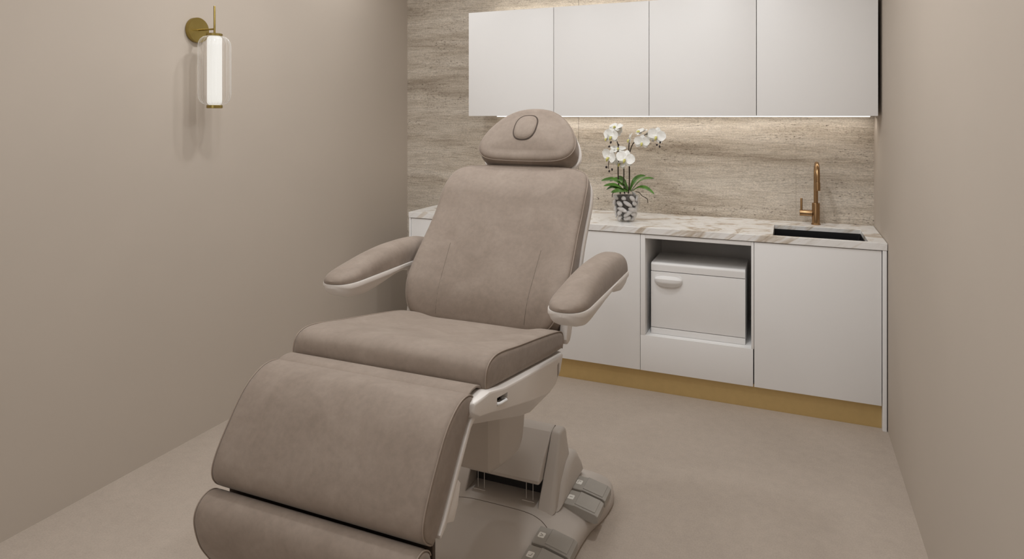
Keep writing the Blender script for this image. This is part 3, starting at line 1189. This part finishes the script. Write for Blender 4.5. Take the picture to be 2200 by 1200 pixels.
# ------------------------------------------------------------------ vase, pebbles, orchid
vx, vy, vz = -.855, 3.724, .8955
outer = [(.040, 0), (.046, .004), (.055, .018), (.068, .05), (.078, .09), (.0815, .12), (.080, .148), (.0765, .168)]
inner = [(r - .003, h) for r, h in reversed(outer[1:])]
inner[-1] = (.042, .007)
t = empty('glass_vase', (vx, vy, vz), 'clear glass vase of pale pebbles standing on the worktop', 'vase')
mbv = MB()
seg = 64
mbv.lathe([(.001, .003)] + outer[:1] + outer[1:], (vx, vy, vz), seg=seg)
mbv.f = mbv.f[:-1]
mbv.build('glass_body', M_vase, t, angle=60)
MB().tube([(vx + .0765 * math.cos(2 * math.pi * k / 64), vy + .0765 * math.sin(2 * math.pi * k / 64), vz + .1685) for k in range(64)], .0016, 8, closed=True).build('glass_rim', M_vase, t)
tag(MB().lathe([(.020, .008), (.032, .025), (.042, .05), (.052, .09), (.0555, .12), (.0545, .142), (.043, .150), (.002, .152)], (vx, vy, vz), seg=28).build('potting_bark', M_bark, org=(vx, vy, vz)),
    'dark potting bark packed between pebbles in the glass vase', 'bark', kind='stuff')


def rad_in(h):
    return smooth_table([(r2, r1) for r1, r2 in outer], h) - .0045


def blob(seed, rx, ry, rz):
    rnd = random.Random(seed)
    bm = bmesh.new()
    bmesh.ops.create_icosphere(bm, subdivisions=3, radius=1)
    ds = [(Vector((rnd.gauss(0, 1), rnd.gauss(0, 1), rnd.gauss(0, 1))).normalized(), rnd.uniform(-.30, .26)) for _ in range(11)]
    for v in bm.verts:
        k = 1 + sum(a * max(0, v.co.dot(d)) ** 2 for d, a in ds)
        v.co = Vector((v.co.x * rx * k, v.co.y * ry * k, v.co.z * rz * k))
    bm.verts.index_update()
    r = ([v.co.copy() for v in bm.verts], [[v.index for v in f.verts] for f in bm.faces])
    bm.free()
    return r


peb_meshes = []
for k in range(6):
    vs_, fs_ = blob(50 + k, *[(.026, .009, .013), (.029, .009, .012), (.018, .009, .0125), (.022, .009, .0155), (.031, .009, .0115), (.015, .009, .012)][k])
    o = MB().add(vs_, fs_).build('pebble', M_pebble, org=(0, 0, 0))
    peb_meshes.append(o.data)
    bpy.data.objects.remove(o)
layers = [(.021, 5), (.049, 7), (.078, 7), (.107, 8), (.138, 8)]
rp = random.Random(3)
for li, (h, n) in enumerate(layers):
    for k in range(n):
        a = 2 * math.pi * (k + .5 * (li % 2) + rp.uniform(-.12, .12)) / n
        r = rad_in(h) - (.0122 if li else .0145)
        o = bpy.data.objects.new('pebble', peb_meshes[rp.randrange(6)])
        COL.objects.link(o)
        o.location = (vx + r * math.cos(a), vy + r * math.sin(a), vz + h + rp.uniform(-.002, .002))
        o.rotation_euler = (rp.uniform(-.2, .2), rp.uniform(-.9, .9), a + math.pi / 2 + rp.uniform(-.12, .12))
        tag(o, 'small pale grey pebble inside the clear glass vase on the worktop', 'pebble', 'pebbles in the glass vase')

orchid = empty('orchid', (vx, vy, vz + .153), 'white orchid in flower rising from the glass vase', 'plant')
cT, sT = math.cos(TH), math.sin(TH)


def at_px(px, py, dy=0.0):
    """place measured from the photograph at the depth of the plant"""
    u = (px - 1100) / 1406
    v = (249 - py) / 1406
    d = V(-sT + u * cT, cT + u * sT, v)
    k = (vy + dy) / d.y
    return V(0, 0, 1.5) + d * k


def px_path(pts, n=6):
    return catmull([at_px(*p) for p in pts], n)


def stem(pts, r0, r1):
    r0, r1 = r0 * 1.35, r1 * 1.3
    p = px_path(pts)
    m = len(p)
    MB().tube(p, [r0 + (r1 - r0) * i / (m - 1) for i in range(m)], 8).build('stem', M_stem, orchid)


stem([(1333, 416, 0), (1329, 395, 0), (1328, 360, -.01), (1329, 325, -.01), (1326, 305, -.005), (1317, 290, 0), (1312, 300, -.02)], .0032, .0018)
stem([(1342, 416, .01), (1340, 395, 0), (1340, 360, 0), (1334, 335, -.005), (1322, 325, -.02), (1309, 345, -.03), (1307, 362, -.03)], .003, .0015)
stem([(1350, 416, 0), (1352, 395, 0), (1352, 350, 0), (1351, 318, 0), (1352, 305, 0), (1352, 296, 0)], .0034, .002)
stem([(1353, 327, 0), (1358, 312, 0), (1368, 300, -.01), (1382, 291, -.01), (1400, 286, -.01), (1413, 296, -.02), (1418, 304, -.02)], .0024, .0014)


def leaf(pts, wd, fold=.25):
    p = px_path(pts, 6)
    m = len(p)
    rings = []
    for i in range(m):
        t_ = i / (m - 1)
        w = 1.45 * wd * (.35 + .65 * math.sin(math.pi * min(1, t_ * .78 + .12))) * (1 if t_ < .8 else math.sqrt(max(.02, 1 - ((t_ - .8) / .2) ** 2)))
        tg = (p[min(i + 1, m - 1)] - p[max(i - 1, 0)]).normalized()
        side = tg.cross(V(0, 0, 1))
        side = side.normalized() if side.length > .05 else V(0, 1, 0)
        # turn the blade a little towards the room so its face is seen
        side = (side + V(0, -.0, .55 if side.y > 0 else -.55)).normalized()
        nn = side.cross(tg).normalized()
        if nn.z < 0:
            nn = -nn
        top = [p[i] + side * (w * u) + nn * (fold * w * abs(u)) for u in (-1, -.6, -.25, 0, .25, .6, 1)]
        bot = [q - nn * .0016 for q in reversed(top[1:-1])]
        rings.append(top + bot)
    MB().loft(rings).build('leaf', M_leafm, orchid, angle=60)


leaf([(1348, 410, 0), (1336, 397, -.02), (1318, 386, -.04), (1304, 386, -.05), (1292, 388, -.055)], .013)
leaf([(1350, 410, 0), (1340, 392, .0), (1325, 385, -.01), (1310, 389, -.02)], .013)
leaf([(1346, 412, -.01), (1332, 402, -.05), (1316, 397, -.07), (1297, 399, -.09)], .011)
leaf([(1346, 412, -.01), (1332, 407, -.05), (1316, 402, -.06), (1303, 407, -.07)], .010)
leaf([(1350, 411, -.01), (1340, 409, -.05), (1328, 410, -.09), (1313, 413, -.11)], .014)
leaf([(1354, 410, 0), (1361, 392, .01), (1372, 381, .03), (1387, 377, .05)], .013)
leaf([(1356, 410, 0), (1370, 393, -.01), (1385, 384, -.02), (1405, 383, -.03)], .010)
leaf([(1358, 410, -.01), (1374, 402, -.03), (1390, 405, -.05), (1406, 417, -.06)], .010)
leaf([(1346, 409, .02), (1342, 395, .04), (1336, 384, .06), (1328, 378, .07)], .010)
rt = px_path([(1366, 411, -.02), (1374, 414, -.05), (1379, 420, -.055), (1386, 424, -.06), (1391, 428, -.06), (1392, 436, -.06)], 5)
MB().tube(rt, [.0022] * (len(rt) - 1) + [.001], 8).build('aerial_root', M_stem, orchid)
rt = px_path([(1320, 412, -.06), (1316, 416, -.075), (1315, 424, -.078)], 5)
MB().tube(rt, [.0022] * (len(rt) - 1) + [.001], 8).build('aerial_root', M_stem, orchid)


def petal(mb, ang, L_, Wd, cup, twist=0):
    rings = []
    n = 9
    for i in range(n):
        t_ = i / (n - 1)
        w = Wd * math.sin(math.pi * (t_ * .86 + .07)) ** .75
        row, low = [], []
        for u in (-1, -.66, -.33, 0, .33, .66, 1):
            x = L_ * t_
            y = w * u
            z = cup * t_ * t_ * L_ - .22 * cup * L_ + .18 * w * u * u * (1 if cup > 0 else -1) + twist * w * u * t_ + .0012 * math.sin(9 * t_ + 5 * u)
            ca, sa = math.cos(ang), math.sin(ang)
            row.append(V(x * ca - y * sa, x * sa + y * ca, z + .0005))
            low.append(V(x * ca - y * sa, x * sa + y * ca, z - .0004))
        rings.append(row + list(reversed(low)))
    mb.loft(rings)


def make_flower(seed, sc):
    r = random.Random(seed)
    mb = MB()
    j = lambda: r.uniform(-.14, .14)
    for a, L_, Wd, cup in ((90, .036, .0135, -.12), (212, .034, .0125, -.1), (328, .034, .0125, -.1)):
        petal(mb, math.radians(a) + j(), L_ * sc, Wd * sc, cup + j() * .8, j())
    for a in (18, 162):
        petal(mb, math.radians(a) + j() * .6, .038 * sc, .021 * sc, .15 + j(), j())
    mb.lathe([(.001, .004 * sc), (.004 * sc, .002 * sc), (.005 * sc, -.001), (.002 * sc, -.004 * sc)], (0, 0, 0), seg=12)
    lip = MB()
    pts = [V(0, -.002, .001) * sc, V(0, -.006, .006) * sc, V(0, -.012, .009) * sc, V(0, -.017, .007) * sc, V(0, -.020, .004) * sc]
    lip.tube(pts, [.002 * sc, .0055 * sc, .0048 * sc, .003 * sc, .0008 * sc], 10)
    return mb, lip


def place(mb, M):
    m2 = MB()
    m2.add([M @ v for v in mb.v], mb.f)
    return m2


def look_rot(d, roll):
    d = Vector(d).normalized()
    q = d.to_track_quat('Z', 'Y')
    return q.to_matrix().to_4x4() @ Matrix.Rotation(roll, 4, 'Z')


flowers = [(1314, 292, -.03, 1.05, (-.35, -1, .1)), (1323, 273, -.01, .95, (-.1, -.55, .9)), (1304, 296, -.02, .8, (-1, -.5, .1)),
           (1376, 283, -.01, .9, (-.35, -.35, 1)), (1353, 299, -.015, .85, (-1, -.35, .2)), (1379, 305, -.03, .95, (.1, -1, -.1)),
           (1410, 292, -.03, 1.1, (.35, -1, .1)), (1398, 294, -.0, .85, (-.8, -.7, 0)), (1309, 337, -.04, 1.15, (-.6, -1, .1)),
           (1328, 320, -.015, .95, (.1, -.45, 1)), (1343, 341, -.04, 1.15, (.25, -1, .25)), (1332, 350, -.02, .9, (-.5, -1, -.1)), (1322, 282, -.0, .85, (.5, -1, .3))]
for k, (px, py, dy, sc, d) in enumerate(flowers):
    mb, lip = make_flower(k, sc * 1.27)
    Mx = Matrix.Translation(at_px(px, py, dy)) @ look_rot(d, random.uniform(-.4, .4))
    fo = place(mb, Mx).build('flower', M_petal, orchid, angle=70)
    place(lip, Mx).build('flower_lip', M_lip, fo, angle=70)
for px, py, dy, d in ((1312, 306, -.03, 1), (1309, 314, -.03, 1), (1329, 311, -.02, .8), (1303, 359, -.04, 1), (1309, 367, -.04, 1), (1315, 364, -.035, 1), (1329, 331, -.03, .8), (1334, 336, -.03, .7),
                      (1411, 311, -.03, 1), (1417, 314, -.03, 1), (1418, 306, -.03, .8), (1329, 346, -.05, .7)):
    vs_, fs_ = blob(int(px * 7 + py), .0056 * d, .0056 * d, .0078 * d)
    c = at_px(px, py, dy)
    MB().add([v + c for v in vs_], fs_).build('bud', M_bud, orchid)
